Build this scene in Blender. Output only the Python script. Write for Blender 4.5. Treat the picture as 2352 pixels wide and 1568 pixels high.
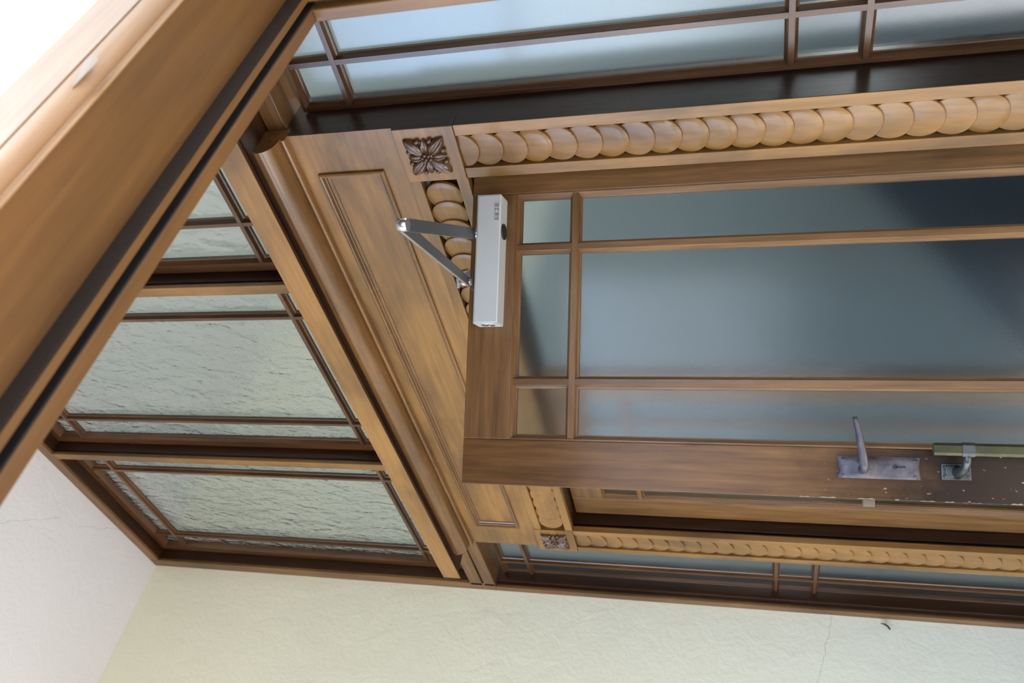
import bpy, math, random
from mathutils import Vector, Matrix
random.seed(7)
for o in list(bpy.data.objects): bpy.data.objects.remove(o)
SC = bpy.context.scene
COL = SC.collection

# ------------------------------------------------------------------ camera
# rel coordinates: camera at x=0, z=0; portal front face at y=0, camera at y=-1.4
OX, OZ = 2.98, 1.5
def R3(x, y, z): return Vector((x + OX, y, z + OZ))
yaw, pitch, roll = 0.829406, 0.272605, -0.007489
fwd = Vector((-math.sin(yaw)*math.cos(pitch), math.cos(yaw)*math.cos(pitch), math.sin(pitch)))
r0 = Vector((math.cos(yaw), math.sin(yaw), 0)); u0 = r0.cross(fwd)
right = r0*math.cos(roll) + u0*math.sin(roll)
up = u0*math.cos(roll) - r0*math.sin(roll)
cam = bpy.data.cameras.new('camera'); camo = bpy.data.objects.new('camera', cam); COL.objects.link(camo)
X, Y, Z = -up, right, -fwd
M4 = Matrix.Identity(4)
for i in range(3):
    M4[i][0], M4[i][1], M4[i][2] = X[i], Y[i], Z[i]
M4.translation = R3(0, -1.4, 0)
camo.matrix_world = M4
cam.sensor_width = 36; cam.sensor_fit = 'HORIZONTAL'
cam.lens = 1980.73/2352*36
cam.clip_start = 0.02
cam.dof.use_dof = True; cam.dof.focus_distance = 1.75; cam.dof.aperture_fstop = 6.6
SC.camera = camo

# ------------------------------------------------------------------ world, light, exposure
wd = bpy.data.worlds.new('sky'); SC.world = wd; wd.use_nodes = True
nt = wd.node_tree; nt.nodes.clear()
tc = nt.nodes.new('ShaderNodeTexCoord'); sp = nt.nodes.new('ShaderNodeSeparateXYZ')
rp = nt.nodes.new('ShaderNodeValToRGB'); bg = nt.nodes.new('ShaderNodeBackground'); ow = nt.nodes.new('ShaderNodeOutputWorld')
mp = nt.nodes.new('ShaderNodeMapRange'); mp.inputs[1].default_value = -1; mp.inputs[2].default_value = 1
nt.links.new(tc.outputs['Generated'], sp.inputs[0]); nt.links.new(sp.outputs['Z'], mp.inputs[0])
nt.links.new(mp.outputs[0], rp.inputs[0]); nt.links.new(rp.outputs[0], bg.inputs[0]); nt.links.new(bg.outputs[0], ow.inputs[0])
el = rp.color_ramp.elements
el[0].position = 0.0; el[0].color = (0.09, 0.075, 0.055, 1)
el[1].position = 0.485; el[1].color = (0.12, 0.115, 0.10, 1)
for p, c in ((0.515, (0.64, 0.78, 0.94, 1)), (0.55, (0.76, 0.88, 1.0, 1)), (0.63, (0.50, 0.69, 1.0, 1)), (0.78, (0.36, 0.55, 0.95, 1)), (1.0, (0.30, 0.46, 0.85, 1))):
    e = el.new(p); e.color = c
bg.inputs[1].default_value = 8.0
vs = SC.view_settings
vs.view_transform = 'Standard'; vs.look = 'None'; vs.gamma = 1; vs.use_curve_mapping = False
vs.exposure = 0.0

def area(name, loc, rot, sx, sy, power, color):
    l = bpy.data.lights.new(name, 'AREA'); l.shape = 'RECTANGLE'; l.size = sx; l.size_y = sy; l.energy = power; l.color = color
    o = bpy.data.objects.new(name, l); o.location = loc; o.rotation_euler = rot; COL.objects.link(o); return o
# unseen fill light added in the hall to brighten the glazed screen
area('hall_fill_light', R3(.0, 2.0, -.4), (math.pi, 0, 0), 1.2, 1.6, 80, (1.0, 1.0, .99))
sun = bpy.data.lights.new('sun', 'SUN'); sun.energy = 42; sun.angle = math.radians(.6); sun.color = (1.0, .97, .91)
sun_o = bpy.data.objects.new('sun', sun); COL.objects.link(sun_o)
sun_o.rotation_euler = Vector((.30, .45, -.84)).to_track_quat('-Z', 'Y').to_euler()

# ------------------------------------------------------------------ materials
def mat(name):
    m = bpy.data.materials.new(name); m.use_nodes = True
    b = m.node_tree.nodes['Principled BSDF']
    return m, m.node_tree, b
def N(t, k, **kw):
    n = t.nodes.new(k)
    for a, v in kw.items(): setattr(n, a, v)
    return n
def coords(t, scale, loc=(0, 0, 0)):
    c = N(t, 'ShaderNodeTexCoord'); m = N(t, 'ShaderNodeMapping')
    m.inputs['Scale'].default_value = scale; m.inputs['Location'].default_value = loc
    t.links.new(c.outputs['Object'], m.inputs[0]); return m.outputs[0]
def noise(t, vec, scale, detail=4, rough=.55, dist=0):
    n = N(t, 'ShaderNodeTexNoise'); n.inputs['Scale'].default_value = scale; n.inputs['Detail'].default_value = detail
    n.inputs['Roughness'].default_value = rough; n.inputs['Distortion'].default_value = dist
    t.links.new(vec, n.inputs['Vector']); return n.outputs['Fac']
def ramp(t, fac, stops):
    r = N(t, 'ShaderNodeValToRGB'); e = r.color_ramp.elements
    e[0].position, e[0].color = stops[0][0], (*stops[0][1], 1); e[1].position, e[1].color = stops[1][0], (*stops[1][1], 1)
    for p, c in stops[2:]:
        x = e.new(p); x.color = (*c, 1)
    t.links.new(fac, r.inputs[0]); return r.outputs[0]
def mixc(t, fac, a, b, mode='MIX'):
    m = N(t, 'ShaderNodeMix'); m.data_type = 'RGBA'; m.blend_type = mode
    for s, v in ((0, fac), (6, a), (7, b)):
        if hasattr(v, 'node'): t.links.new(v, m.inputs[s])
        else: m.inputs[s].default_value = v if s == 0 else (*v, 1)
    return m.outputs[2]
def bump(t, b, h, strength, dist):
    n = N(t, 'ShaderNodeBump'); n.inputs['Strength'].default_value = strength; n.inputs['Distance'].default_value = dist
    t.links.new(h, n.inputs['Height']); t.links.new(n.outputs[0], b.inputs['Normal']); return n

def wood(name, axis, dark, light, stain=0.35, rough=0.32, coat=0.25, blotch=3.0, spec=.5, grime=False):
    m, t, b = mat(name)
    s = [22, 22, 22]; s[axis] = 1.3
    v = coords(t, s)
    g = noise(t, v, 3.2, 6, .62, .35)
    col = ramp(t, g, [(0.28, dark), (0.72, light)])
    v2 = coords(t, (1, 1, 1), (3.1, 1.7, .4)); s2 = [1.0, 1.0, 1.0]; s2[axis] = .45
    v2.node.inputs['Scale'].default_value = s2
    st = noise(t, v2, blotch, 4, .6, .4)
    stc = ramp(t, st, [(0.36, (1-stain,)*3), (0.6, (1, 1, 1))])
    col = mixc(t, 1.0, col, stc, 'MULTIPLY')
    if grime:
        # hand dirt and scratches on the lock stile around the handle
        tcn = N(t, 'ShaderNodeTexCoord'); sx = N(t, 'ShaderNodeSeparateXYZ'); t.links.new(tcn.outputs['Object'], sx.inputs[0])
        v3 = coords(t, (1, 1, 1)); n3 = noise(t, v3, 16, 5, .65)
        a = N(t, 'ShaderNodeMath', operation='MULTIPLY_ADD'); t.links.new(n3, a.inputs[0]); a.inputs[1].default_value = .22; t.links.new(sx.outputs['Z'], a.inputs[2])
        mr = N(t, 'ShaderNodeMapRange'); t.links.new(a.outputs[0], mr.inputs[0]); mr.inputs[1].default_value = -.20; mr.inputs[2].default_value = .06; mr.inputs[3].default_value = .95; mr.inputs[4].default_value = 0
        col = mixc(t, mr.outputs[0], col, tuple(c*.22 for c in dark))
        v4 = coords(t, (170, 170, 60)); n4 = noise(t, v4, 1.0, 2, .5)
        fl = N(t, 'ShaderNodeMapRange'); t.links.new(n4, fl.inputs[0]); fl.inputs[1].default_value = .68; fl.inputs[2].default_value = .71
        fm = N(t, 'ShaderNodeMath', operation='MULTIPLY'); t.links.new(fl.outputs[0], fm.inputs[0]); t.links.new(mr.outputs[0], fm.inputs[1])
        col = mixc(t, fm.outputs[0], col, (.40, .26, .14))
    t.links.new(col, b.inputs['Base Color']); b.inputs['Specular IOR Level'].default_value = spec
    rr = N(t, 'ShaderNodeMapRange'); t.links.new(st, rr.inputs[0]); rr.inputs[3].default_value = rough+.10; rr.inputs[4].default_value = rough-.06
    t.links.new(rr.outputs[0], b.inputs['Roughness'])
    b.inputs['Coat Weight'].default_value = coat; b.inputs['Coat Roughness'].default_value = .16
    bump(t, b, g, .12, .002)
    return m
def wood3(name, dark, light, **k): return [wood(name+'_'+a, i, dark, light, **k) for i, a in enumerate('xyz')]
HONEY = wood3('honey_wood', (0.195, 0.089, 0.019), (0.318, 0.152, 0.036), stain=.50, rough=.36, spec=.4, blotch=5.0)
BROWN = wood3('brown_wood', (0.048, 0.019, 0.006), (0.140, 0.058, 0.018), stain=.38, rough=.27, coat=.25)
SHADEW = wood3('dark_wood', (0.020, 0.008, 0.0035), (0.048, 0.019, 0.007), stain=.35, rough=.30, coat=.05, spec=.3)  # darker copy of the wood; its colour carries the shade of recesses and undersides
DOORW = wood3('door_wood', (0.100, 0.046, 0.015), (0.235, 0.116, 0.038), stain=.40, rough=.34, coat=.12, spec=.4)
LOCKW = wood3('worn_door_wood', (0.085, 0.038, 0.013), (0.200, 0.096, 0.031), stain=.40, rough=.24, coat=.0, spec=.26, grime=True)
LINING = wood3('lining_wood', (0.120, 0.053, 0.014), (0.185, 0.084, 0.022), stain=.2, rough=.45, coat=.1)  # same wood as the casing, colour darkened for the shaded soffit
MOULDD = wood3('carving_wood', (0.055, 0.024, 0.010), (0.11, 0.048, 0.018), stain=.3, rough=.22, coat=.5)
MOULD = wood3('moulding_wood', (0.13, 0.058, 0.016), (0.25, 0.118, 0.034), stain=.4, rough=.26, coat=.35)
PALE = wood3('pale_wood', (0.30, 0.150, 0.058), (0.43, 0.235, 0.100), stain=.18, rough=.4, coat=.15)

def plaster(name, color, cracks=(), axes=(1, 2)):
    m, t, b = mat(name)
    v = coords(t, (1, 1, 1))
    n1 = noise(t, v, 14, 5, .6, .6); n2 = noise(t, v, 60, 3, .6, .2); n3 = noise(t, v, 1.4, 3, .5)
    col = ramp(t, n3, [(0.3, tuple(c*.96 for c in color)), (0.7, color)])
    add = N(t, 'ShaderNodeMath', operation='MULTIPLY_ADD'); t.links.new(n2, add.inputs[0]); add.inputs[1].default_value = .22; t.links.new(n1, add.inputs[2])
    h = add.outputs[0]
    for (a0, b0, a1, b1) in cracks:
        # hairline crack: distance to a wobbling segment in the wall plane
        tcn = N(t, 'ShaderNodeTexCoord'); s = N(t, 'ShaderNodeSeparateXYZ'); t.links.new(tcn.outputs['Object'], s.inputs[0])
        L = math.hypot(a1-a0, b1-b0); dx, dy = (a1-a0)/L, (b1-b0)/L
        def lin(ca, cb, c0):
            q = N(t, 'ShaderNodeMath', operation='MULTIPLY'); t.links.new(s.outputs[axes[0]], q.inputs[0]); q.inputs[1].default_value = ca
            w = N(t, 'ShaderNodeMath', operation='MULTIPLY_ADD'); t.links.new(s.outputs[axes[1]], w.inputs[0]); w.inputs[1].default_value = cb; t.links.new(q.outputs[0], w.inputs[2])
            e = N(t, 'ShaderNodeMath', operation='ADD'); t.links.new(w.outputs[0], e.inputs[0]); e.inputs[1].default_value = c0
            return e.outputs[0]
        along = lin(dx, dy, -(a0*dx + b0*dy)); off = lin(-dy, dx, -(-a0*dy + b0*dx))
        nz = noise(t, v, 9, 4, .7)
        o2 = N(t, 'ShaderNodeMath', operation='MULTIPLY_ADD'); t.links.new(nz, o2.inputs[0]); o2.inputs[1].default_value = .06; t.links.new(off, o2.inputs[2])
        o3 = N(t, 'ShaderNodeMath', operation='ADD'); t.links.new(o2.outputs[0], o3.inputs[0]); o3.inputs[1].default_value = -.03
        ab = N(t, 'ShaderNodeMath', operation='ABSOLUTE'); t.links.new(o3.outputs[0], ab.inputs[0])
        lt = N(t, 'ShaderNodeMath', operation='LESS_THAN'); t.links.new(ab.outputs[0], lt.inputs[0]); lt.inputs[1].default_value = .0011
        g0 = N(t, 'ShaderNodeMath', operation='GREATER_THAN'); t.links.new(along, g0.inputs[0]); g0.inputs[1].default_value = 0
        g1 = N(t, 'ShaderNodeMath', operation='LESS_THAN'); t.links.new(along, g1.inputs[0]); g1.inputs[1].default_value = L
        m1 = N(t, 'ShaderNodeMath', operation='MULTIPLY'); t.links.new(lt.outputs[0], m1.inputs[0]); t.links.new(g0.outputs[0], m1.inputs[1])
        m2 = N(t, 'ShaderNodeMath', operation='MULTIPLY'); t.links.new(m1.outputs[0], m2.inputs[0]); t.links.new(g1.outputs[0], m2.inputs[1])
        col = mixc(t, m2.outputs[0], col, tuple(c*.72 for c in color))
    t.links.new(col, b.inputs['Base Color']); b.inputs['Roughness'].default_value = .75
    bump(t, b, h, .45, .008)
    return m
def wall_c(y, z): return (y, z)
CREAM = plaster('cream_plaster', (0.88, 0.86, 0.675), [(0.035, OZ-.254, -.104, OZ-.2226), (-.104, OZ-.2226, -.30, OZ-.165)], (1, 2))
CEILP = plaster('white_ceiling_plaster', (0.71, 0.685, 0.685), [(OX-2.10, -.28, OX-2.385, -.092), (OX-2.48, -.068, OX-2.70, .04)], (0, 1))
WHITE = plaster('white_render', (0.82, 0.82, 0.76))
HALLC = plaster('pale_hall_plaster', (0.64, 0.65, 0.595))
YARDP = plaster('lilac_grey_plaster', (0.42, 0.43, 0.48))
HALLP = plaster('grey_blue_plaster', (0.30, 0.335, 0.35))
GREYP = plaster('grey_green_plaster', (0.56, 0.59, 0.58))

def plain(name, color, rough=.5, metal=0, spec=.5):
    m, t, b = mat(name); b.inputs['Base Color'].default_value = (*color, 1); b.inputs['Roughness'].default_value = rough; b.inputs['Metallic'].default_value = metal
    b.inputs['Specular IOR Level'].default_value = spec
    v = coords(t, (1, 1, 1)); n = noise(t, v, 90, 3)
    rr = N(t, 'ShaderNodeMapRange'); t.links.new(n, rr.inputs[0]); rr.inputs[3].default_value = max(0, rough-.06); rr.inputs[4].default_value = rough+.06
    t.links.new(rr.outputs[0], b.inputs['Roughness']); return m
def aged(name, c1, c2, rough, metal, scale=30):
    m, t, b = mat(name); v = coords(t, (1, 1, 1)); n = noise(t, v, scale, 6, .65, .5)
    t.links.new(ramp(t, n, [(.35, c1), (.65, c2)]), b.inputs['Base Color']); b.inputs['Metallic'].default_value = metal
    rr = N(t, 'ShaderNodeMapRange'); t.links.new(n, rr.inputs[0]); rr.inputs[3].default_value = rough+.1; rr.inputs[4].default_value = rough-.08
    t.links.new(rr.outputs[0], b.inputs['Roughness']); bump(t, b, n, .15, .002); return m
NAVY = plain('dark_blue_paint', (0.030, 0.055, 0.085), .5)
SILVER = plain('silver_paint', (0.52, 0.54, 0.52), .40, .2)
STEEL = plain('grey_steel', (0.10, 0.10, 0.10), .45, .5)
BRIGHT = plain('bright_steel', (0.75, 0.76, 0.78), .22, .9)
BLACK = plain('matte_black', (0.012, 0.012, 0.013), .6)
SEAL = plain('dark_brown_seal', (0.022, 0.014, 0.009), .7, 0, .2)
ZINC = aged('worn_grey_metal', (0.050, 0.041, 0.043), (0.125, 0.105, 0.110), .45, .4)
BRASS = aged('olive_brass', (0.032, 0.030, 0.010), (0.065, 0.060, 0.020), .28, .4)
NICKEL = aged('tarnished_nickel', (0.05, 0.053, 0.047), (0.10, 0.104, 0.095), .3, .7)
LATCH = plain('pale_brass', (0.17, 0.13, 0.07), .6, .2)
FLOORM = plain('grey_floor_tile', (0.32, 0.30, 0.275), .6)
WEB = plain('cobweb_grey', (0.5, 0.5, 0.5), .9)
SCRAP = plain('dark_scrap', (0.06, 0.035, 0.03), .8)
RAWW = plain('raw_splintered_wood', (0.30, 0.20, 0.115), .8)

def glass(name, kind):
    m, t, b = mat(name)
    b.inputs['Transmission Weight'].default_value = 1.0
    if kind == 'ripple':
        b.inputs['Base Color'].default_value = (0.86, 0.90, 0.86, 1); b.inputs['Roughness'].default_value = .06; b.inputs['IOR'].default_value = 1.6
        v = coords(t, (17, 10, 9)); n = noise(t, v, 1.5, 1.2, .35, .6)
        v2 = coords(t, (60, 30, 34)); n2 = noise(t, v2, 1.5, 1.5, .5, .8)
        ad = N(t, 'ShaderNodeMath', operation='MULTIPLY_ADD'); t.links.new(n2, ad.inputs[0]); ad.inputs[1].default_value = .22; t.links.new(n, ad.inputs[2])
        bump(t, b, ad.outputs[0], .45, .010)
    else:
        b.inputs['Base Color'].default_value = (0.66, 0.74, 0.76, 1); b.inputs['Roughness'].default_value = .20; b.inputs['IOR'].default_value = 1.62
        v = coords(t, (1, 1, 1)); n = noise(t, v, 420, 2, .5)
        bump(t, b, n, .10, .001)
    return m
FROSTD = glass('frosted_door_glass', 'frost')
_b = FROSTD.node_tree.nodes['Principled BSDF']; _b.inputs['IOR'].default_value = 1.40; _b.inputs['Roughness'].default_value = .17
RIPPLE = glass('rippled_glass', 'ripple'); FROST = glass('frosted_glass', 'frost')

# ------------------------------------------------------------------ mesh helpers
def tag(o, label=None, cat=None, group=None, kind=None):
    if label: o['label'] = label
    if cat: o['category'] = cat
    if group: o['group'] = group
    if kind: o['kind'] = kind
    return o
def empty(name, loc, rot=(0, 0, 0)):
    o = bpy.data.objects.new(name, None); o.location = loc; o.rotation_euler = rot; o.empty_display_size = .05; COL.objects.link(o); return o

class MB:
    """collects shapes (rel coordinates unless raw) into one mesh object; mats = [x,y,z grain] or [one]"""
    def __init__(s, raw=False): s.v = []; s.f = []; s.m = []; s.sm = []; s.raw = raw
    def add(s, vs, fs, mi=0, smooth=False):
        n = len(s.v); s.v += [tuple(p) for p in vs]; s.f += [tuple(i+n for i in f) for f in fs]; s.m += [mi]*len(fs); s.sm += [smooth]*len(fs)
    def box(s, x0, x1, y0, y1, z0, z1, g=None):
        x0, x1 = sorted((x0, x1)); y0, y1 = sorted((y0, y1)); z0, z1 = sorted((z0, z1))
        if g is None:
            d = (x1-x0, y1-y0, z1-z0); g = d.index(max(d))
        s.add([(x, y, z) for x in (x0, x1) for y in (y0, y1) for z in (z0, z1)],
              [(0, 1, 3, 2), (4, 6, 7, 5), (0, 4, 5, 1), (2, 3, 7, 6), (0, 2, 6, 4), (1, 5, 7, 3)], g)
    def prism(s, prof, axis, a0, a1, g=None, smooth=False):
        """prof: closed polygon in the two other axes (order: axis0->(y,z), axis1->(x,z), axis2->(x,y))"""
        def P(p, a): return ((a, p[0], p[1]), (p[0], a, p[1]), (p[0], p[1], a))[axis]
        n = len(prof)
        vs = [P(p, a0) for p in prof] + [P(p, a1) for p in prof]
        fs = [(i, (i+1) % n, n+(i+1) % n, n+i) for i in range(n)]
        g = axis if g is None else g
        s.add(vs, fs, g, smooth); k = len(s.v)-2*n
        s.f += [tuple(range(k+n-1, k-1, -1)), tuple(range(k+n, k+2*n))]; s.m += [g, g]; s.sm += [False, False]
    def ring(s, x0, x1, z0, z1, prof, smooth=False):
        """mitred picture frame in the x/z plane; prof = list of (inset, y)"""
        n = len(prof)
        cs = [[(x0+i, y, z0+i), (x1-i, y, z0+i), (x1-i, y, z1-i), (x0+i, y, z1-i)] for i, y in prof]
        for k in range(4):
            k2 = (k+1) % 4
            vs = [cs[j][k] for j in range(n)] + [cs[j][k2] for j in range(n)]
            s.add(vs, [(j, j+1, n+j+1, n+j) for j in range(n-1)], 0 if k in (0, 2) else 2, smooth)
    def tube(s, pts, rad, seg=12, g=0, up=(0, 0, 1), cap=True):
        """rad: per point (ra, rb) half widths: ra along side, rb along 'up-ish'"""
        pts = [Vector(p) for p in pts]; n0 = len(s.v); vs = []
        for i, p in enumerate(pts):
            t = (pts[min(i+1, len(pts)-1)]-pts[max(i-1, 0)]).normalized(); sd = t.cross(Vector(up)).normalized(); w = sd.cross(t)
            ra, rb = rad[i] if isinstance(rad, list) else rad
            vs += [p + sd*ra*math.cos(2*math.pi*k/seg) + w*rb*math.sin(2*math.pi*k/seg) for k in range(seg)]
        fs = [(i*seg+k, i*seg+(k+1) % seg, (i+1)*seg+(k+1) % seg, (i+1)*seg+k) for i in range(len(pts)-1) for k in range(seg)]
        s.add(vs, fs, g, True)
        if cap:
            s.f += [tuple(n0+k for k in range(seg-1, -1, -1)), tuple(n0+(len(pts)-1)*seg+k for k in range(seg))]; s.m += [g, g]; s.sm += [False, False]
    def ball(s, c, r, seg=10, rings=6, g=0):
        c = Vector(c); r = Vector(r) if hasattr(r, '__len__') else Vector((r, r, r)); vs = [c+Vector((0, 0, r.z))]
        for i in range(1, rings):
            a = math.pi*i/rings
            vs += [c+Vector((r.x*math.sin(a)*math.cos(2*math.pi*k/seg), r.y*math.sin(a)*math.sin(2*math.pi*k/seg), r.z*math.cos(a))) for k in range(seg)]
        vs.append(c-Vector((0, 0, r.z))); fs = [(0, 1+k, 1+(k+1) % seg) for k in range(seg)]
        for i in range(rings-2):
            fs += [(1+i*seg+k, 1+(i+1)*seg+k, 1+(i+1)*seg+(k+1) % seg, 1+i*seg+(k+1) % seg) for k in range(seg)]
        L = len(vs)-1; b = 1+(rings-2)*seg; fs += [(L, b+(k+1) % seg, b+k) for k in range(seg)]
        s.add(vs, fs, g, True)
    def build(s, name, mats, parent=None, origin=None, bevel=0):
        """origin (rel) -> object location when top level; a child shares its parent's frame"""
        if not isinstance(mats, (list, tuple)): mats = [mats]
        me = bpy.data.meshes.new(name)
        if s.raw: off = Vector((0, 0, 0))
        else:
            off = Vector((OX, 0, OZ))
            if parent is not None: off = off - parent.get('_o', Vector((0, 0, 0))) if False else off - Vector(ORIG.get(parent.name, (0, 0, 0)))
            elif origin is not None: off = off - R3(*origin)
        me.from_pydata([Vector(p)+off for p in s.v], [], s.f)
        for m in mats: me.materials.append(m)
        for p, mi, sm in zip(me.polygons, s.m, s.sm):
            p.material_index = mi if mi < len(mats) else 0; p.use_smooth = sm
        me.update()
        import bmesh as _b
        bm = _b.new(); bm.from_mesh(me); _b.ops.recalc_face_normals(bm, faces=bm.faces); bm.to_mesh(me); bm.free()
        o = bpy.data.objects.new(name, me); COL.objects.link(o)
        if parent is not None:
            o.parent = parent; ORIG[o.name] = ORIG.get(parent.name, (0, 0, 0))
        elif origin is not None: o.location = R3(*origin); ORIG[o.name] = tuple(R3(*origin))
        if bevel:
            b = o.modifiers.new('bevel', 'BEVEL'); b.width = bevel; b.segments = 2; b.limit_method = 'ANGLE'; b.angle_limit = math.radians(50); b.harden_normals = False
        return o
ORIG = {}
def split(o):
    m = o.modifiers.new('edges', 'EDGE_SPLIT'); m.split_angle = math.radians(35); return o
def root(name, rel):
    o = empty(name, R3(*rel)); ORIG[o.name] = tuple(R3(*rel)); return o

# ------------------------------------------------------------------ room shell
WX = -2.98                       # left wall plane
CZ = 2.49                        # ceiling
RX0, RX1 = -0.455, -0.310        # entrance wall (inner, outer face)
FZ = -OZ
def struct(mb, name, m, label, cat, **k): return tag(mb.build(name, m, **k), label, cat, kind='structure')

b = MB(); b.box(-9, 12, -14, 9, FZ-.1, FZ, 0); struct(b, 'floor', FLOORM, 'grey stone floor far below the frame', 'floor')
b = MB(); b.box(WX-.25, WX, -2.75, .14, FZ, CZ, 0); struct(b, 'wall_left', CREAM, 'rough cream plaster wall along the bottom edge of the photo', 'wall')
b = MB(); b.box(WX-.25, RX1, -2.75, .30, CZ, CZ+.2, 0); struct(b, 'ceiling', CEILP, 'pinkish white plaster ceiling at the left edge of the photo', 'ceiling')
b = MB(); b.box(RX0, RX1, -.385, .16, FZ, CZ, 0); b.box(RX0, RX1, -2.75, -1.80, FZ, CZ, 0); b.box(RX0, RX1, -1.80, -.385, .61, CZ, 0)
b.box(RX0, RX1, -2.75, .16, CZ, CZ+1.0, 0)  # unseen extra wall height, added to shade the ground outside
struct(b, 'wall_right', WHITE, 'sunlit white wall above the near door head in the top left corner', 'wall')
b = MB(); b.box(RX0-.012, RX0, -.380, .03, FZ, CZ, 2); b.box(RX0-.012, RX0, -2.60, -1.81, FZ, CZ, 2); b.box(RX0-.012, RX0, -1.81, -.380, .56, CZ, 1)  # unseen wood lining, added to cut light bounced off the wall
struct(b, 'trim_18', BROWN, 'unseen brown wood lining added inside the entrance wall to cut bounce light', 'panelling')
# outer side of the porch: a wall with one tall opening
b = MB(); b.box(WX, -2.72, -2.75, -2.60, FZ, CZ, 0); b.box(-1.10, RX0, -2.75, -2.60, FZ, CZ, 0); b.box(-2.72, -1.10, -2.75, -2.60, 2.36, CZ, 0)
struct(b, 'wall_porch', CREAM, 'cream porch wall with a tall opening behind the viewer', 'wall')
# hall behind the screen
b = MB(); b.box(WX-.25, WX, .14, 3.6, FZ, 1.10, 0); struct(b, 'wall_hall_left', HALLP, 'grey blue hall wall behind the open door glass', 'wall')
b = MB(); b.box(WX-.25, WX, .14, 3.6, 1.10, CZ, 0); struct(b, 'wall_hall_left_upper', HALLC, 'cream upper hall wall behind the left transom window', 'wall')
# unseen wall added across the yard to dim the door glass reflection
b = MB(); b.box(3.6, 4.2, -9, 6, FZ, 1.3, 0); struct(b, 'wall_yard_added', YARDP, 'unseen grey wall added across the yard to dim the door glass reflection', 'wall')
b = MB(); b.box(1.75, 2.0, -7, 5, FZ, -.12, 0); struct(b, 'wall_yard_low_added', NAVY, 'unseen low dark wall added behind the viewer to darken door reflections', 'wall')  # low box added out of view so the door reflects something dark
b = MB(); b.box(WX, 1.2, 3.4, 3.6, FZ, CZ, 0); struct(b, 'wall_far', GREYP, 'grey green hall wall seen blurred through the frosted glass', 'wall')
b = MB(); b.box(1.0, 1.2, .16, 3.4, FZ, CZ, 0); b.box(RX1, 1.2, .10, .16, FZ, CZ, 0); struct(b, 'wall_hall', GREYP, 'grey green side wall of the hall behind the glass', 'wall')
b = MB(); b.box(WX-.25, 1.2, .30, 3.6, CZ, CZ+.2, 0); struct(b, 'ceiling_hall', GREYP, 'grey hall ceiling behind the glazed screen', 'ceiling')

b = MB(); b.prism([(1.27, -1.08), (3.4, -.14), (3.4, FZ), (.35, FZ)], 0, WX, WX+.06, 0); struct(b, 'trim_17', NAVY, 'dark blue sloping panel added in the hall to darken the lower door glass', 'added panel')  # made-up panel standing in for the dark reflection in the glass

# ------------------------------------------------------------------ glazing builders
def muntin_bar(mb, axis, c, a0, a1, yf, wt=.0055, wb=.012, dep=.020):
    """moulded bar: flat front, stepped slopes down to the glass on both sides"""
    pr = [(-wb, yf+dep), (-wb, yf+dep*.62), (-wb*.72, yf+dep*.50), (-wt*1.18, yf+dep*.12), (-wt, yf), (wt, yf), (wt*1.18, yf+dep*.12), (wb*.72, yf+dep*.50), (wb, yf+dep*.62), (wb, yf+dep)]
    if axis == 2: mb.prism([(c+p, y) for p, y in pr], 2, a0, a1)
    else: mb.prism([(y, c+p) for p, y in pr], 0, a0, a1)
BEAD = lambda y, d=.020, w=.012: [(0, y+.012), (0, y), (w*.25, y), (w*.35, y+d*.10), (w*.72, y+d*.50), (w*.78, y+d*.62), (w, y+d*.66), (w, y+d*1.2)]

def window(name, label, x0, x1, z0, z1, mx, mz, yf, stile, gm, wm):
    r = root(name, ((x0+x1)/2, yf, z0)); tag(r, label, 'window', kind='structure')
    f = MB()
    if stile > .001:
        f.box(x0, x0+stile, yf, yf+.034, z0, z1, 2); f.box(x1-stile, x1, yf, yf+.034, z0, z1, 2)
        f.box(x0+stile, x1-stile, yf, yf+.034, z0, z0+stile, 0); f.box(x0+stile, x1-stile, yf, yf+.034, z1-stile, z1, 0)
    f.ring(x0+stile, x1-stile, z0+stile, z1-stile, BEAD(yf))
    f.build('sash_frame', wm, r)
    for c in mx:
        q = MB(); muntin_bar(q, 2, c, z0+stile+.004, z1-stile-.004, yf+.0005); q.build('muntin', wm, r)
    for c in mz:
        q = MB(); muntin_bar(q, 0, c, x0+stile+.004, x1-stile-.004, yf); q.build('muntin', wm, r)
    g = MB(); g.box(x0+stile+.002, x1-stile-.002, yf+.022, yf+.027, z0+stile+.002, z1-stile-.002, 0); g.build('glass_pane', gm, r)
    return r

FY = .035                        # front of the fixed frame
SY = .089                        # front of the sashes
# transom windows
tz0, tz1 = 1.00, 2.448
bays = [(-2.930, -2.183), (-2.151, -1.379), (-1.347, -.585)]
mxs = [(-2.808, -2.330), (-2.015, -1.525), (-1.190, -.712)]
names = ['left transom window of rippled glass beside the cream wall', 'middle transom window of rippled glass, the largest in view', 'right transom window of rippled glass mostly hidden by the near door head']
for i in range(3):
    window('window_%d' % (i+1), names[i], bays[i][0]+.003, bays[i][1]-.003, tz0, tz1, mxs[i], (1.225, 2.325), SY, .024, RIPPLE, BROWN)
# sidelights
window('window_4', 'bright right sidelight of frosted glass along the top edge of the photo', -.893, -.470, -1.35, .925, (-.787, -.575), (.817, -.070, -.198, -1.1), SY, .004, FROST, BROWN)
window('window_5', 'narrow left sidelight of frosted glass beside the cream wall', -2.948, -2.560, -1.35, .925, (-2.852, -2.656), (.817, -.070, -.198, -1.1), SY, .004, FROST, BROWN)

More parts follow.
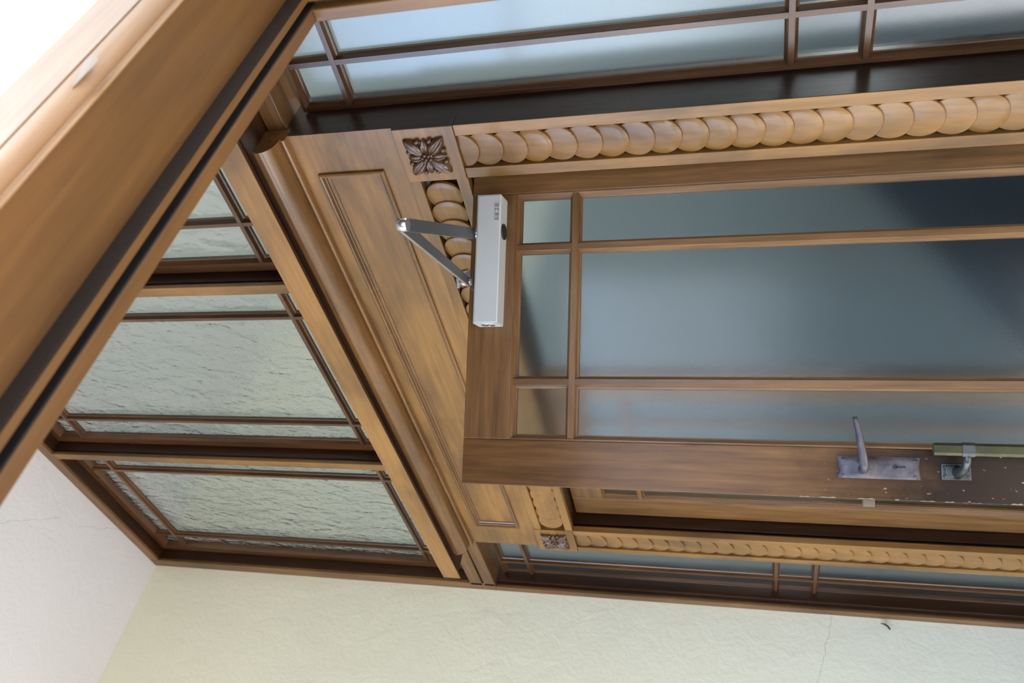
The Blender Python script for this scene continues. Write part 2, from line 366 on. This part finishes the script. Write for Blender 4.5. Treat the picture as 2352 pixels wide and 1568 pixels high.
# ------------------------------------------------------------------ fixed frame (posts, mullions, rails)
def trim(n, mb, m, label, cat='trim', **k): return struct(mb, 'trim_%d' % n, m, label, cat, **k)
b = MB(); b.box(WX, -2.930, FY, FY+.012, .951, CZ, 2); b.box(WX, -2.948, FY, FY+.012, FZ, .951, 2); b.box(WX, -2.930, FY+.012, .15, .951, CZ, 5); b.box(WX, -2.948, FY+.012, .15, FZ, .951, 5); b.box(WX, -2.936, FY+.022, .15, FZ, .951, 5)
trim(1, b, DOORW+SHADEW, 'brown wooden frame post against the cream wall', 'frame', bevel=.002)
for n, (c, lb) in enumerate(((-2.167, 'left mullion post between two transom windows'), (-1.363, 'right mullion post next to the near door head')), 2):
    b = MB(); b.box(c-.016, c+.016, FY, FY+.012, 1.0, tz1, 2); b.box(c-.0125, c+.0125, FY+.012, FY+.020, 1.0, tz1, 5); b.box(c-.016, c+.016, FY+.020, .14, 1.0, tz1, 5)  # mullion sides get a darker colour of the same wood as painted shade
    trim(n, b, HONEY+SHADEW, 'slim brown ' + lb, 'mullion', bevel=.0015)
b = MB(); b.box(-2.930, RX0, FY, FY+.012, tz1, CZ, 0); b.box(-2.930, RX0, FY+.012, .15, tz1, CZ, 3); trim(4, b, DOORW+SHADEW, 'brown head rail under the ceiling above the transom windows', 'rail', bevel=.002)
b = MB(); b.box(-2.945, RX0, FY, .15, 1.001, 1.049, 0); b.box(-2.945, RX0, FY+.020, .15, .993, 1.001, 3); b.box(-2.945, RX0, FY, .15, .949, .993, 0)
trim(5, b, DOORW+SHADEW, 'grooved brown rail under the transom windows, behind the cornice', 'rail', bevel=.0015)
# portal posts (side returns and door jambs), thin dark side boxes painting in shade
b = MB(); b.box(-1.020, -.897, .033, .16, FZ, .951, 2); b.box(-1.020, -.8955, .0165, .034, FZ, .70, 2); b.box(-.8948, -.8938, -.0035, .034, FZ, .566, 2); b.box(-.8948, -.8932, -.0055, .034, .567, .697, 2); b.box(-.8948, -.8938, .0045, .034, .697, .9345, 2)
trim(6, b, SHADEW, 'dark portal post between open door and right sidelight', 'post', bevel=.0015)
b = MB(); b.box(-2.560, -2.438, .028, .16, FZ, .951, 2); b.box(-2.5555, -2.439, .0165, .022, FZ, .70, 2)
trim(7, b, SHADEW, 'dark portal post between closed door leaf and left sidelight', 'post', bevel=.0015)
b = MB(); b.box(-2.44, -1.015, .022, .16, .568, .951, 0); trim(8, b, SHADEW, 'dark door head behind the carved top frieze', 'door head')

# ------------------------------------------------------------------ portal header, friezes, rosettes
hx0, hx1, hz0, hz1 = -2.556, -.895, .700, .935
px0, px1, pz0, pz1 = -2.440, -.997, .752, .896
r = root('trim_9', ((hx0+hx1)/2, 0, hz0)); tag(r, 'honey brown header board with recessed panel above the doors', 'header board', kind='structure')
b = MB(); b.box(hx0, hx1, .004, .034, pz1, hz1, 0); b.box(hx0, hx1, .004, .034, hz0, pz0, 0); b.box(hx0, px0, .004, .034, pz0, pz1, 0); b.box(px1, hx1, .004, .034, pz0, pz1, 0)
b.build('board', HONEY, r)
b = MB(); b.ring(px0-.004, px1+.004, pz0-.004, pz1+.004, [(0, .004), (0, -.002), (.003, -.004), (.007, -.003), (.010, .003), (.012, .004), (.013, .008), (.016, .010), (.019, .010), (.019, .02)]); b.build('panel_moulding', MOULD, r)
b = MB(); b.box(px0, px1, .012, .03, pz0, pz1, 0); b.build('panel', HONEY, r)

def disc(mb, c, rad, n, up_, th=.007, seg=36, clip=None, g=0):
    """one coin of the carved band: centre c, unit normal n (front), slightly domed and irregular"""
    n = Vector(n).normalized(); a = Vector(up_).normalized(); e = n.cross(a).normalized(); a = e.cross(n)
    c = Vector(c); vs = []; ph = random.random()*6
    radii = [rad*(1+.012*math.sin(3*k*2*math.pi/seg+ph)) for k in range(seg)]
    for f, h in ((1.0, -th), (1.0, -.0012), (.965, 0), (.6, .0013+.0006*math.sin(ph*3)), (.25, .0017+.0007*math.cos(ph*2))):
        vs += [c + (e*math.cos(2*math.pi*k/seg)+a*math.sin(2*math.pi*k/seg))*radii[k]*f + n*h for k in range(seg)]
    vs.append(c+n*.0018); L = len(vs)-1; fs = []
    for i in range(4): fs += [(i*seg+k, i*seg+(k+1) % seg, (i+1)*seg+(k+1) % seg, (i+1)*seg+k) for k in range(seg)]
    fs += [(4*seg+k, 4*seg+(k+1) % seg, L) for k in range(seg)]
    if clip: vs = [(clip(v)) for v in vs]
    mb.add(vs, fs, g, False)
    for q in range(len(mb.sm)-len(fs)+seg, len(mb.sm)): mb.sm[q] = True

def frieze_vertical(n, x0, x1, ztop, label, arcz):
    w = x1-x0; s = .025
    r = root('trim_%d' % n, ((x0+x1)/2, 0, FZ)); tag(r, label, 'carved frieze', kind='structure')
    for q in ((x0, x0+s), (x1-s, x1)):
        b = MB(); b.box(q[0], q[1], -.004, .016, FZ, ztop, 2); b.build('edge_strip', HONEY, r, bevel=.001)
    b = MB(); b.box(x0+s-.001, x1-s+.001, .0125, .018, FZ, ztop, 2); b.build('backing', SHADEW, r)  # shade between the discs put into the backing colour
    rad = (w-2*s)/2*.995; b = MB(); cx = (x0+x1)/2; z = arcz; tl = math.radians(7.6)
    cl = lambda v: Vector((min(max(v.x, x0+s-.0005), x1-s+.0005), v.y, min(v.z, ztop)))
    while z > FZ+.1:
        disc(b, (cx, .0015, z+rad), rad, (0, -math.cos(tl), -math.sin(tl)*-1), (0, 0, 1), clip=cl, g=2); z -= .0502
    split(b.build('carved_discs', HONEY, r))
tl_sign = 1
frieze_vertical(10, -1.0225, -.8945, .567, 'right carved frieze of overlapping wooden discs beside the right sidelight', .527)
frieze_vertical(11, -2.5635, -2.4355, .567, 'left carved frieze of overlapping wooden discs beside the left sidelight', .514)
# top frieze: discs lap outwards from the middle
r = root('trim_12', (-1.73, 0, .566)); tag(r, 'carved frieze of overlapping wooden discs across the top of the door opening', 'carved frieze', kind='structure')
fx0, fx1, fz0, fz1 = -2.4355, -1.0225, .567, .697
for q in ((fz0, fz0+.025), (fz1-.025, fz1)):
    b = MB(); b.box(fx0, fx1, -.004, .016, q[0], q[1], 0); b.build('edge_strip', HONEY, r, bevel=.001)
b = MB(); b.box(fx0, fx1, .0125, .018, fz0+.024, fz1-.024, 0); b.build('backing', SHADEW, r)  # backing colour carries the shade between discs here too
b = MB(); rad = .0400; zc = (fz0+fz1)/2; tl = math.radians(7.6)
cl = lambda v: Vector((min(max(v.x, fx0), fx1), v.y, min(max(v.z, fz0+.0245), fz1-.0245)))
x = -1.031
while x-rad > -1.70:
    disc(b, (x-rad, .0015, zc), rad, (-math.sin(tl), -math.cos(tl), 0), (0, 0, 1), clip=cl); x -= .0502
x = -2.425
while x+rad < -1.76:
    disc(b, (x+rad, .0015, zc), rad, (math.sin(tl), -math.cos(tl), 0), (0, 0, 1), clip=cl); x += .0502
disc(b, (-1.729, -.003, zc), rad, (0, -1, 0), (0, 0, 1), clip=cl)
split(b.build('carved_discs', HONEY, r))

def petal(mb, ang, r_in, r_out, wid, hgt, cx, cz, y0):
    NU, NV = 12, 10; vs = []
    ca, sa = math.cos(ang), math.sin(ang)
    for i in range(NU+1):
        u = i/NU; rr = r_in+(r_out-r_in)*u
        w = wid*(math.sin(math.pi*min(1, u*.9+.06))**.75)*(1 if u < .8 else 1-.55*((u-.8)/.2)**1.5)
        for j in range(NV+1):
            v = -1+2*j/NV
            h = hgt*(.35+.65*math.sin(math.pi*min(1, .12+u*.80))) * math.sqrt(max(0, 1-v*v))*(1-.42*math.exp(-(v/.22)**2))
            if i == NU: h *= .6
            vs.append((cx+ca*rr-sa*w*v, y0-h, cz+sa*rr+ca*w*v))
    mb.add(vs, [(i*(NV+1)+j, i*(NV+1)+j+1, (i+1)*(NV+1)+j+1, (i+1)*(NV+1)+j) for i in range(NU) for j in range(NV)], 0, True)
    n = NV+1; k = len(mb.v)-len(vs); e = NU*n
    tip = [vs[e+j] for j in range(n)]; mb.add(tip+[(t[0], y0, t[2]) for t in tip], [(j, j+1, n+j+1, n+j) for j in range(n-1)], 0, False)
def rosette(cx, label):
    zc = .6325; r = root('rosette_block', (cx, 0, zc)); tag(r, label, 'carved rosette')
    b = MB(); h = .0645; b.box(cx-h, cx+h, -.006, .016, zc-h, zc+h, 0); b.build('block', HONEY, r, bevel=.001)
    b = MB(); y0 = -.0055; cz = zc+.003
    b.box(cx-.036, cx+.036, y0-.004, y0, cz-.036, cz+.036, 0)
    for k in range(4):
        petal(b, math.pi/4+k*math.pi/2, .008, .0595, .0148, .018, cx, cz, y0)
        petal(b, k*math.pi/2, .008, .0415, .0108, .016, cx, cz, y0)
        a = k*math.pi/2; ca, sa = math.cos(a), math.sin(a)
        for sgn in (-1, 1):
            b.ball((cx+ca*.037-sa*sgn*.0135, y0-.004, cz+sa*.037+ca*sgn*.0135), (.006, .008, .006))
    for k in range(6):
        b.ball((cx+.0085*math.cos(k*math.pi/3+.3), y0-.0125, cz+.0085*math.sin(k*math.pi/3+.3)), (.0042, .005, .0042))
    b.ball((cx, y0-.015, cz), (.0042, .005, .0042)); b.ball((cx, y0-.006, cz), (.014, .007, .014))
    b.build('flower_carving', MOULDD, r)
rosette(-.9585, 'large carved rosette corner block at the upper right corner of the doorway')
rosette(-2.4995, 'small far carved rosette corner block between left frieze and left sidelight')

# ------------------------------------------------------------------ cornice over the portal
r = root('trim_13', (-1.73, 0, .935)); tag(r, 'projecting moulded wooden cornice running above the header board', 'cornice', kind='structure')
pr = [(.03, .935), (-.004, .935)]
pr += [(-.006-.006*math.cos(a), .940+.005*math.sin(a)) for a in [math.radians(q) for q in range(-80, 81, 20)]]
pr += [(-.005, .9455), (-.005, .9480), (-.014, .9485)]
pr += [(-.014-.037*math.sin(a), .9860-.0365*math.cos(a)) for a in [math.radians(q) for q in range(6, 91, 7)]]
pr += [(-.0515, .9865), (-.046, .9865), (-.046, .995), (.03, .995)]
b = MB(); b.prism(pr, 0, -2.556, -.895, smooth=True); split(b.build('bed_moulding', MOULD, r))
b = MB(); b.box(-2.640, -.812, -.062, .03, .9955, 1.020, 0); b.build('cove', SHADEW, r)  # coloured dark for the shade under the shelf
b = MB(); b.box(-2.647, -.806, -.091, -.0885, .985, 1.047, 0); b.box(-2.646, -.807, -.0885, -.079, .9852, 1.018, 3); b.box(-2.647, -.806, -.079, .045, 1.018, 1.047, 0);  # dark box behind the fascia paints its underside as shaded
b.build('shelf', HONEY+SHADEW, r)

# ------------------------------------------------------------------ door leaves (local frame: x from free edge to hinge, y away from viewer, z up)
LW, LT = .684, .045
def leaf(name, loc, rotz, flip, label, ztop, extras=True):
    r = empty(name, loc, (0, 0, rotz)); tag(r, label, 'door', kind='structure')
    fx = (lambda a: LW-a) if flip else (lambda a: a)
    zb = FZ+.012; st = .090; zr = ztop-.095
    def bx(nm, x0, x1, z0, z1, g, m=DOORW):
        q = MB(True); q.box(fx(x0), fx(x1), 0, LT, z0, z1, g); return q.build(nm, m, r, bevel=.0018)
    bx('stile', 0, st, zb, ztop, 2, LOCKW if not flip else DOORW); bx('stile', LW-st, LW, zb, ztop, 2)
    bx('rail', st, LW-st, zr, ztop, 0); bx('rail', st, LW-st, zb, -.95, 0)
    x0, x1 = sorted((fx(st), fx(LW-st)))
    q = MB(True); q.ring(x0, x1, -.95, zr, BEAD(0, .016, .0115)); q.build('glazing_bead', DOORW, r)
    for c in (.2048, LW-.2048):
        q = MB(True); muntin_bar(q, 2, fx(c), -.945, zr-.004, .0010, .0058, .0122, .016); q.build('muntin', DOORW, r)
    for c in (.344, -.74):
        q = MB(True); muntin_bar(q, 0, c, x0+.004, x1-.004, .0005, .0058, .0122, .016); q.build('muntin', DOORW, r)
    q = MB(True); q.box(x0-.004, x1+.004, .017, .022, -.955, zr+.004); q.build('glass_pane', FROSTD, r)
    return r
PHI = math.radians(56.03)
Fp = Vector((-1.39406, .893081-1.4, 0)); 
d1 = leaf('door_1', R3(Fp.x, Fp.y, 0), PHI, False, 'open door leaf with frosted panes, closer and worn lock stile', .563)
d2 = leaf('door_2', R3(-2.432, .064, 0), 0, True, 'closed door leaf in shadow behind the open door', .563)
# closer-side: door_2 local x runs from its hinge (left) to the meeting stile

def cyl(mb, c, r, h, axis, seg=20, g=0, r2=None):
    r2 = r if r2 is None else r2; vs = []
    for k, (a, rr) in enumerate(((0, r), (h, r2))):
        for i in range(seg):
            p = [0, 0, 0]; o = [q for q in range(3) if q != axis]; p[axis] = a; p[o[0]] = rr*math.cos(2*math.pi*i/seg); p[o[1]] = rr*math.sin(2*math.pi*i/seg)
            vs.append(tuple(c[j]+p[j] for j in range(3)))
    mb.add(vs, [(i, (i+1) % seg, seg+(i+1) % seg, seg+i) for i in range(seg)], g, True)
    k = len(mb.v)-2*seg; mb.f += [tuple(range(k, k+seg)), tuple(range(k+seg, k+2*seg))]; mb.m += [g, g]; mb.sm += [False, False]

# lever handle on its backplate (children of the open leaf)
hx, hz = .0555, -.211
bp = MB(True)
w, hgt = .0192, .068
NU, NV = 24, 8; vs = []
for i in range(NU+1):
    for j in range(NV+1):
        u = -1+2*i/NU; v = -1+2*j/NV
        zz = hz+u*hgt*(1-.035*(1-v*v)*1.0 if abs(u) > .99 else 1); xx = hx+v*w
        dome = math.exp(-(((zz-(-.183))/.018)**2+((xx-.052)/.016)**2))*.007
        vs.append((xx, -.004-.0035*(1-abs(v)**6)*(1-abs(u)**14)-dome, zz))
bp.add(vs, [(i*(NV+1)+j, i*(NV+1)+j+1, (i+1)*(NV+1)+j+1, (i+1)*(NV+1)+j) for i in range(NU) for j in range(NV)], 0, True)
bp.box(hx-w, hx+w, -.0042, 0, hz-hgt*.97, hz+hgt*.97, 0)
hd = bp.build('door_handle', ZINC, d1); hd['label'] = 'worn grey lever handle on a long backplate'
q = MB(True); pts = [(.052, -.006, -.1845), (.052, -.028, -.1845), (.053, -.040, -.184), (.060, -.046, -.183), (.078, -.048, -.1805), (.100, -.049, -.177), (.118, -.050, -.1745), (.134, -.0505, -.1705), (.142, -.051, -.1695)]
rd = [(.009, .009), (.0075, .0075), (.0075, .0075), (.007, .0062), (.0072, .0055), (.0068, .0050), (.0055, .0042), (.0046, .0036), (.004, .003)]
q.tube(pts, rd, 14, up=(0, -1, .3)); q.build('lever', ZINC, hd)
q = MB(True)
cyl(q, (.0582, -.0088, -.2375), .0042, .002, 1, 16); q.box(.0562, .0602, -.0088, -.0068, -.2545, -.2375, 0); q.build('keyhole', BLACK, hd)
for sx in (-1, 1):
    for sz in (-1, 1):
        q = MB(True); q.ball((hx+sx*.0135, -.0062, hz+sz*.0585), (.0028, .002, .0028)); q.build('screw', NICKEL, hd)
# vertical pull bar below the lever
q = MB(True); bxc, byc = .0895, -.052
oc = [(-.0105, -.004), (-.006, -.0085), (.006, -.0085), (.0105, -.004), (.0105, .004), (.006, .0085), (-.006, .0085), (-.0105, .004)]
q.prism([(bxc+a, byc+c) for a, c in oc], 2, -.70, -.2915); pb = q.build('pull_bar', BRASS, d1, bevel=.001); pb['label'] = 'olive brass bar pull handle below the lever'
q = MB(True); q.box(.0385, .067, -.005, 0, -.3585, -.3115); q.box(.0425, .063, -.010, -.005, -.3535, -.3175); q.build('bracket_plate', NICKEL, pb, bevel=.0015)
q = MB(True); q.tube([(.052, -.006, -.337), (.053, -.022, -.339), (.058, -.036, -.342), (.068, -.046, -.3435), (.082, -.052, -.344)], [(.013, .011), (.008, .0075), (.0075, .007), (.0075, .007), (.007, .007)], 12, up=(0, 0, 1))
q.prism([(bxc+a*1.14, byc+c*1.18) for a, c in oc], 2, -.354, -.335); q.build('bracket_arm', NICKEL, pb)
for sx, sz in ((.045, -.3525), (.045, -.3175), (.0605, -.3525), (.0605, -.3175)):
    q = MB(True); q.ball((sx, -.0105, sz), (.0022, .0016, .0022)); q.build('screw', ZINC, pb)
q = MB(True); q.box(-.013, .0, .014, .030, -.206, -.186); lb = q.build('latch_bolt', LATCH, d1, bevel=.001); lb['label'] = 'pale brass latch bolt sticking out of the door edge'
# bare splintered patches along the free edge
q = MB(True); z = -.05
while z > -.55:
    L = random.uniform(.006, .035); wd_ = random.uniform(.0008, .0028)
    pts_ = [(0.0002, z), (wd_, z-L*.25), (wd_*.6, z-L*.55), (wd_*1.2, z-L*.8), (.0002, z-L)]
    n = len(pts_); q.add([(x_, -.0006, z_) for x_, z_ in pts_]+[(x_, .0006, z_) for x_, z_ in pts_], [tuple(range(n)), tuple(range(2*n-1, n-1, -1))]+[(i, (i+1) % n, n+(i+1) % n, n+i) for i in range(n)], 0)
    z -= L+random.choice((.004, .012, .03))
q.build('splintered_edge', RAWW, d1)

# ------------------------------------------------------------------ door closer (leaf local frame)
dc = empty('door_closer', R3(Fp.x, Fp.y, 0), (0, 0, PHI)); tag(dc, 'silver grey door closer on the open door, with folded arm', 'door closer')
t0, t1, cz0, cz1, cy = .318, .578, .487, .538, -.047
q = MB(True); pr = [(0, cz0), (cy+.002, cz0), (cy, cz0+.002), (cy, cz1-.004), (cy+.003, cz1), (0, cz1)]
q.prism(pr, 0, t0, t1); body = q.build('body', SILVER, dc, bevel=.001)
for e0, e1 in ((t0-.0018, t0), (t1, t1+.0018)):
    q = MB(True); q.box(e0, e1, cy+.001, -.001, cz0+.001, cz1-.001); q.build('end_cap', SILVER, body)
q = MB(True); cyl(q, (t0-.0026, -.024, .512), .015, .001, 0, 24); cyl(q, (t0-.003, -.014, .512), .0025, .001, 0, 10); cyl(q, (t0-.003, -.036, .512), .0025, .001, 0, 10); q.build('valve_cap', BRIGHT, body)
q = MB(True); cyl(q, (.507, -.024, cz0-.003), .016, .003, 2, 24); q.build('spindle_cap', BLACK, body)
# raised maker's lettering
q = MB(True); hb, lx, lz, lw, lh, th = .0014, .5255, .4905, .0068, .0082, .0011
def bar(x0, x1, z0, z1): q.box(x0, x1, cy-hb, cy, z0, z1)
def letter(ch, x):
    T, Bm, Md = lz+lh, lz, lz+lh/2
    if ch in 'GE': bar(x, x+th, Bm, T); bar(x+th, x+lw, T-th, T); bar(x+th, x+lw, Bm, Bm+th)
    if ch == 'E': bar(x+th, x+lw*.9, Md-th/2, Md+th/2)
    if ch == 'G': bar(x+lw-th, x+lw, Bm+th, Md+th/2); bar(x+lw*.5, x+lw-th, Md-th/2, Md+th/2)
    if ch == 'Z':
        bar(x, x+lw, T-th, T); bar(x, x+lw, Bm, Bm+th)
        a = [(x, Bm+th), (x+th*1.3, Bm+th), (x+lw, T-th), (x+lw-th*1.3, T-th)]
        q.add([(p[0], cy-hb, p[1]) for p in a]+[(p[0], cy, p[1]) for p in a], [(0, 1, 2, 3), (4, 7, 6, 5), (0, 4, 5, 1), (1, 5, 6, 2), (2, 6, 7, 3), (3, 7, 4, 0)], 0)
for k, ch in enumerate('GEZE'): letter(ch, lx+k*.0095)
q.build('lettering', BRIGHT, body)
# arm: spindle -> elbow -> frame bracket, level with the top of the body
def toleaf(x, yc, z):
    v = Vector((x, yc-1.4))-Vector((Fp.x, Fp.y)); c, s_ = math.cos(PHI), math.sin(PHI)
    return Vector((v.x*c+v.y*s_, -v.x*s_+v.y*c, z))
za = .551
S = toleaf(-1.093, 1.301, za); S.x, S.y = .507, -.023
El = toleaf(-.8435, 1.0345, za); Bk = toleaf(-1.149, 1.2165, za)
def flatbar(nm, a, c, w0, w1, th, m, zoff, par):
    q = MB(True); t = (c-a); t.z = 0; t.normalize(); sd = Vector((-t.y, t.x, 0)); vs = []; K = 9
    pl = []
    for i in range(K): 
        g = math.pi/2+math.pi*i/(K-1); pl.append(a+t*w0*math.cos(g)+sd*w0*math.sin(g))
    for i in range(K):
        g = -math.pi/2+math.pi*i/(K-1); pl.append(c+t*w1*math.cos(g)+sd*w1*math.sin(g))
    n = len(pl)
    vs = [(p.x, p.y, p.z+zoff) for p in pl]+[(p.x, p.y, p.z+zoff+th) for p in pl]
    q.add(vs, [tuple(range(n-1, -1, -1)), tuple(range(n, 2*n))], 0); k = len(q.f)
    q.add(vs, [(i, (i+1) % n, n+(i+1) % n, n+i) for i in range(n)], 1)  # brighter steel on the sides paints in light along the bar edges
    return q.build(nm, [m, BRIGHT], par)
a1 = flatbar('main_arm', S, El, .0115, .0110, .006, STEEL, -.004, dc)
a2 = flatbar('fore_arm', El, Bk, .0110, .0085, .006, STEEL, .0035, dc)
q = MB(True); cyl(q, (S.x, S.y, cz1-.001), .0115, za-.004-cz1+.002, 2, 24); q.build('arm_hub', BRIGHT, dc)
q = MB(True); cyl(q, (El.x, El.y, za-.0055), .0112, .0165, 2, 24); q.build('elbow_pin', BRIGHT, dc)
q = MB(True); cyl(q, (Bk.x, Bk.y, za-.002), .0075, .030, 2, 18); q.build('bracket_pin', BRIGHT, dc)
# bracket reaching over the leaf to the carved frieze
Wp = toleaf(-1.149-.10, 1.392, za); q = MB(True)
tdir = (Wp-Bk); tdir.z = 0; tdir.normalize(); sd = Vector((-tdir.y, tdir.x, 0))*.010
z0_, z1_ = za+.024, za+.029
pl = [Bk-tdir*.009-sd, Wp-sd, Wp+sd, Bk-tdir*.009+sd]
q.add([(p.x, p.y, z0_) for p in pl]+[(p.x, p.y, z1_) for p in pl], [(3, 2, 1, 0), (4, 5, 6, 7), (0, 1, 5, 4), (1, 2, 6, 5), (2, 3, 7, 6), (3, 0, 4, 7)], 0)
q.build('frame_bracket', BRIGHT, dc)

# ------------------------------------------------------------------ near door head and jamb (entrance in wall_right)
jy = -.415                        # far jamb face
r = root('trim_14', (-.40, -1.1, .53)); tag(r, 'near light brown door head crossing the upper left of the photo', 'door head', kind='structure')
ya, yb = -1.80, -.385
b = MB(); b.prism([(-.300, .5765), (-.300, .633), (-.318, .633), (-.345, .5765)], 1, ya, -.30); b.build('casing', PALE, r)
arc = [(-.303, .5765)] + [(-.3165+.0155*math.cos(a), .5745-.0165*math.sin(a)) for a in [math.radians(q) for q in range(0, 91, 10)]] + [(-.3172, .5570), (-.3172, .5500), (-.3186, .5500), (-.3186, .5650), (-.345, .5765)]
b = MB(); b.prism(arc, 1, ya, -.30); b.build('edge_moulding', PALE, r)
b = MB(); b.box(-.455, -.345, ya, yb, .550, .62, 1); b.box(-.345, -.3186, ya, yb, .5502, .57, 1); b.build('lining', LINING, r)
b = MB(); b.box(-.4170, -.4140, ya, yb, .5302, .5502, 1); b.build('seal_strip', SEAL, r)
b = MB(); b.box(-.4255, -.4170, ya, yb, .5300, .5502, 1); b.build('door_stop', LINING, r)
b = MB(); b.box(-.4370, -.4358, ya, yb, .5325, .5502, 1); b.build('slit_shade', BLACK, r)  # black strip painted in for the shade inside the slit
b = MB(); b.box(-.4530, -.4370, ya, yb, .5300, .5502, 1); b.build('inner_stop', LINING, r, bevel=.0015)
# splinter lifting off the moulding
c0 = Vector((-.3035, -.796, .5655)); q = MB(); th = .0007
vs = [c0+Vector(p) for p in ((0, -.026, -.002), (.001, -.006, .004), (.006, .010, .002), (.010, .012, -.010), (.007, .004, -.016), (.002, -.012, -.006))]
n = len(vs); q.add(vs+[v+Vector((-.0007, 0, th)) for v in vs], [tuple(range(n)), tuple(range(2*n-1, n-1, -1))]+[(i, (i+1) % n, n+(i+1) % n, n+i) for i in range(n)], 0)
sp_ = q.build('splinter', RAWW, r); sp_['label'] = 'pale splinter of wood lifting off the rounded moulding'
for k, (y0, y1, sg) in enumerate(((jy, -.385, 1), (-1.80, -1.77, -1))):
    r = root('trim_%d' % (15+k), (-.38, y0, FZ)); tag(r, ('light wood door jamb along the top edge of the photo', 'light wood door jamb out of view below the door head')[k], 'door jamb', kind='structure')
    b = MB(); b.box(-.318, -.300, y0-.0*sg if k == 0 else y0, .0-.30 if k == 0 else y1, FZ, .5765, 2); b.build('casing', PALE, r)
    b = MB(); b.box(-.455, -.318, y0, y1, FZ, .55, 2); b.build('lining', LINING, r)
    s0, s1 = ((y0-.020, y0) if k == 0 else (y1, y1+.020))
    b = MB(); b.box(-.4255, -.4140, s0, s1, FZ, .53, 2); b.build('door_stop', LINING, r)
    b = MB(); b.box(-.4530, -.4370, s0, s1, FZ, .53, 2); b.build('inner_stop', LINING, r, bevel=.0015)

# ------------------------------------------------------------------ scrap hanging on a cobweb at the left wall
r = root('cobweb_scrap', (-2.975, .014, -.43)); tag(r, 'tiny dark scrap hanging on a cobweb at the cream wall', 'debris')
b = MB(); b.tube([(-2.974, .052, -.424), (-2.972, .030, -.426), (-2.974, .014, -.428)], (.0009, .0009), 6); b.build('thread', WEB, r)
b = MB(); b.tube([(-2.974, .016, -.410), (-2.972, .012, -.423), (-2.972, .006, -.431), (-2.973, -.004, -.437)], [(.001, .001), (.003, .003), (.003, .003), (.004, .003)], 8); b.build('scrap', SCRAP, r)
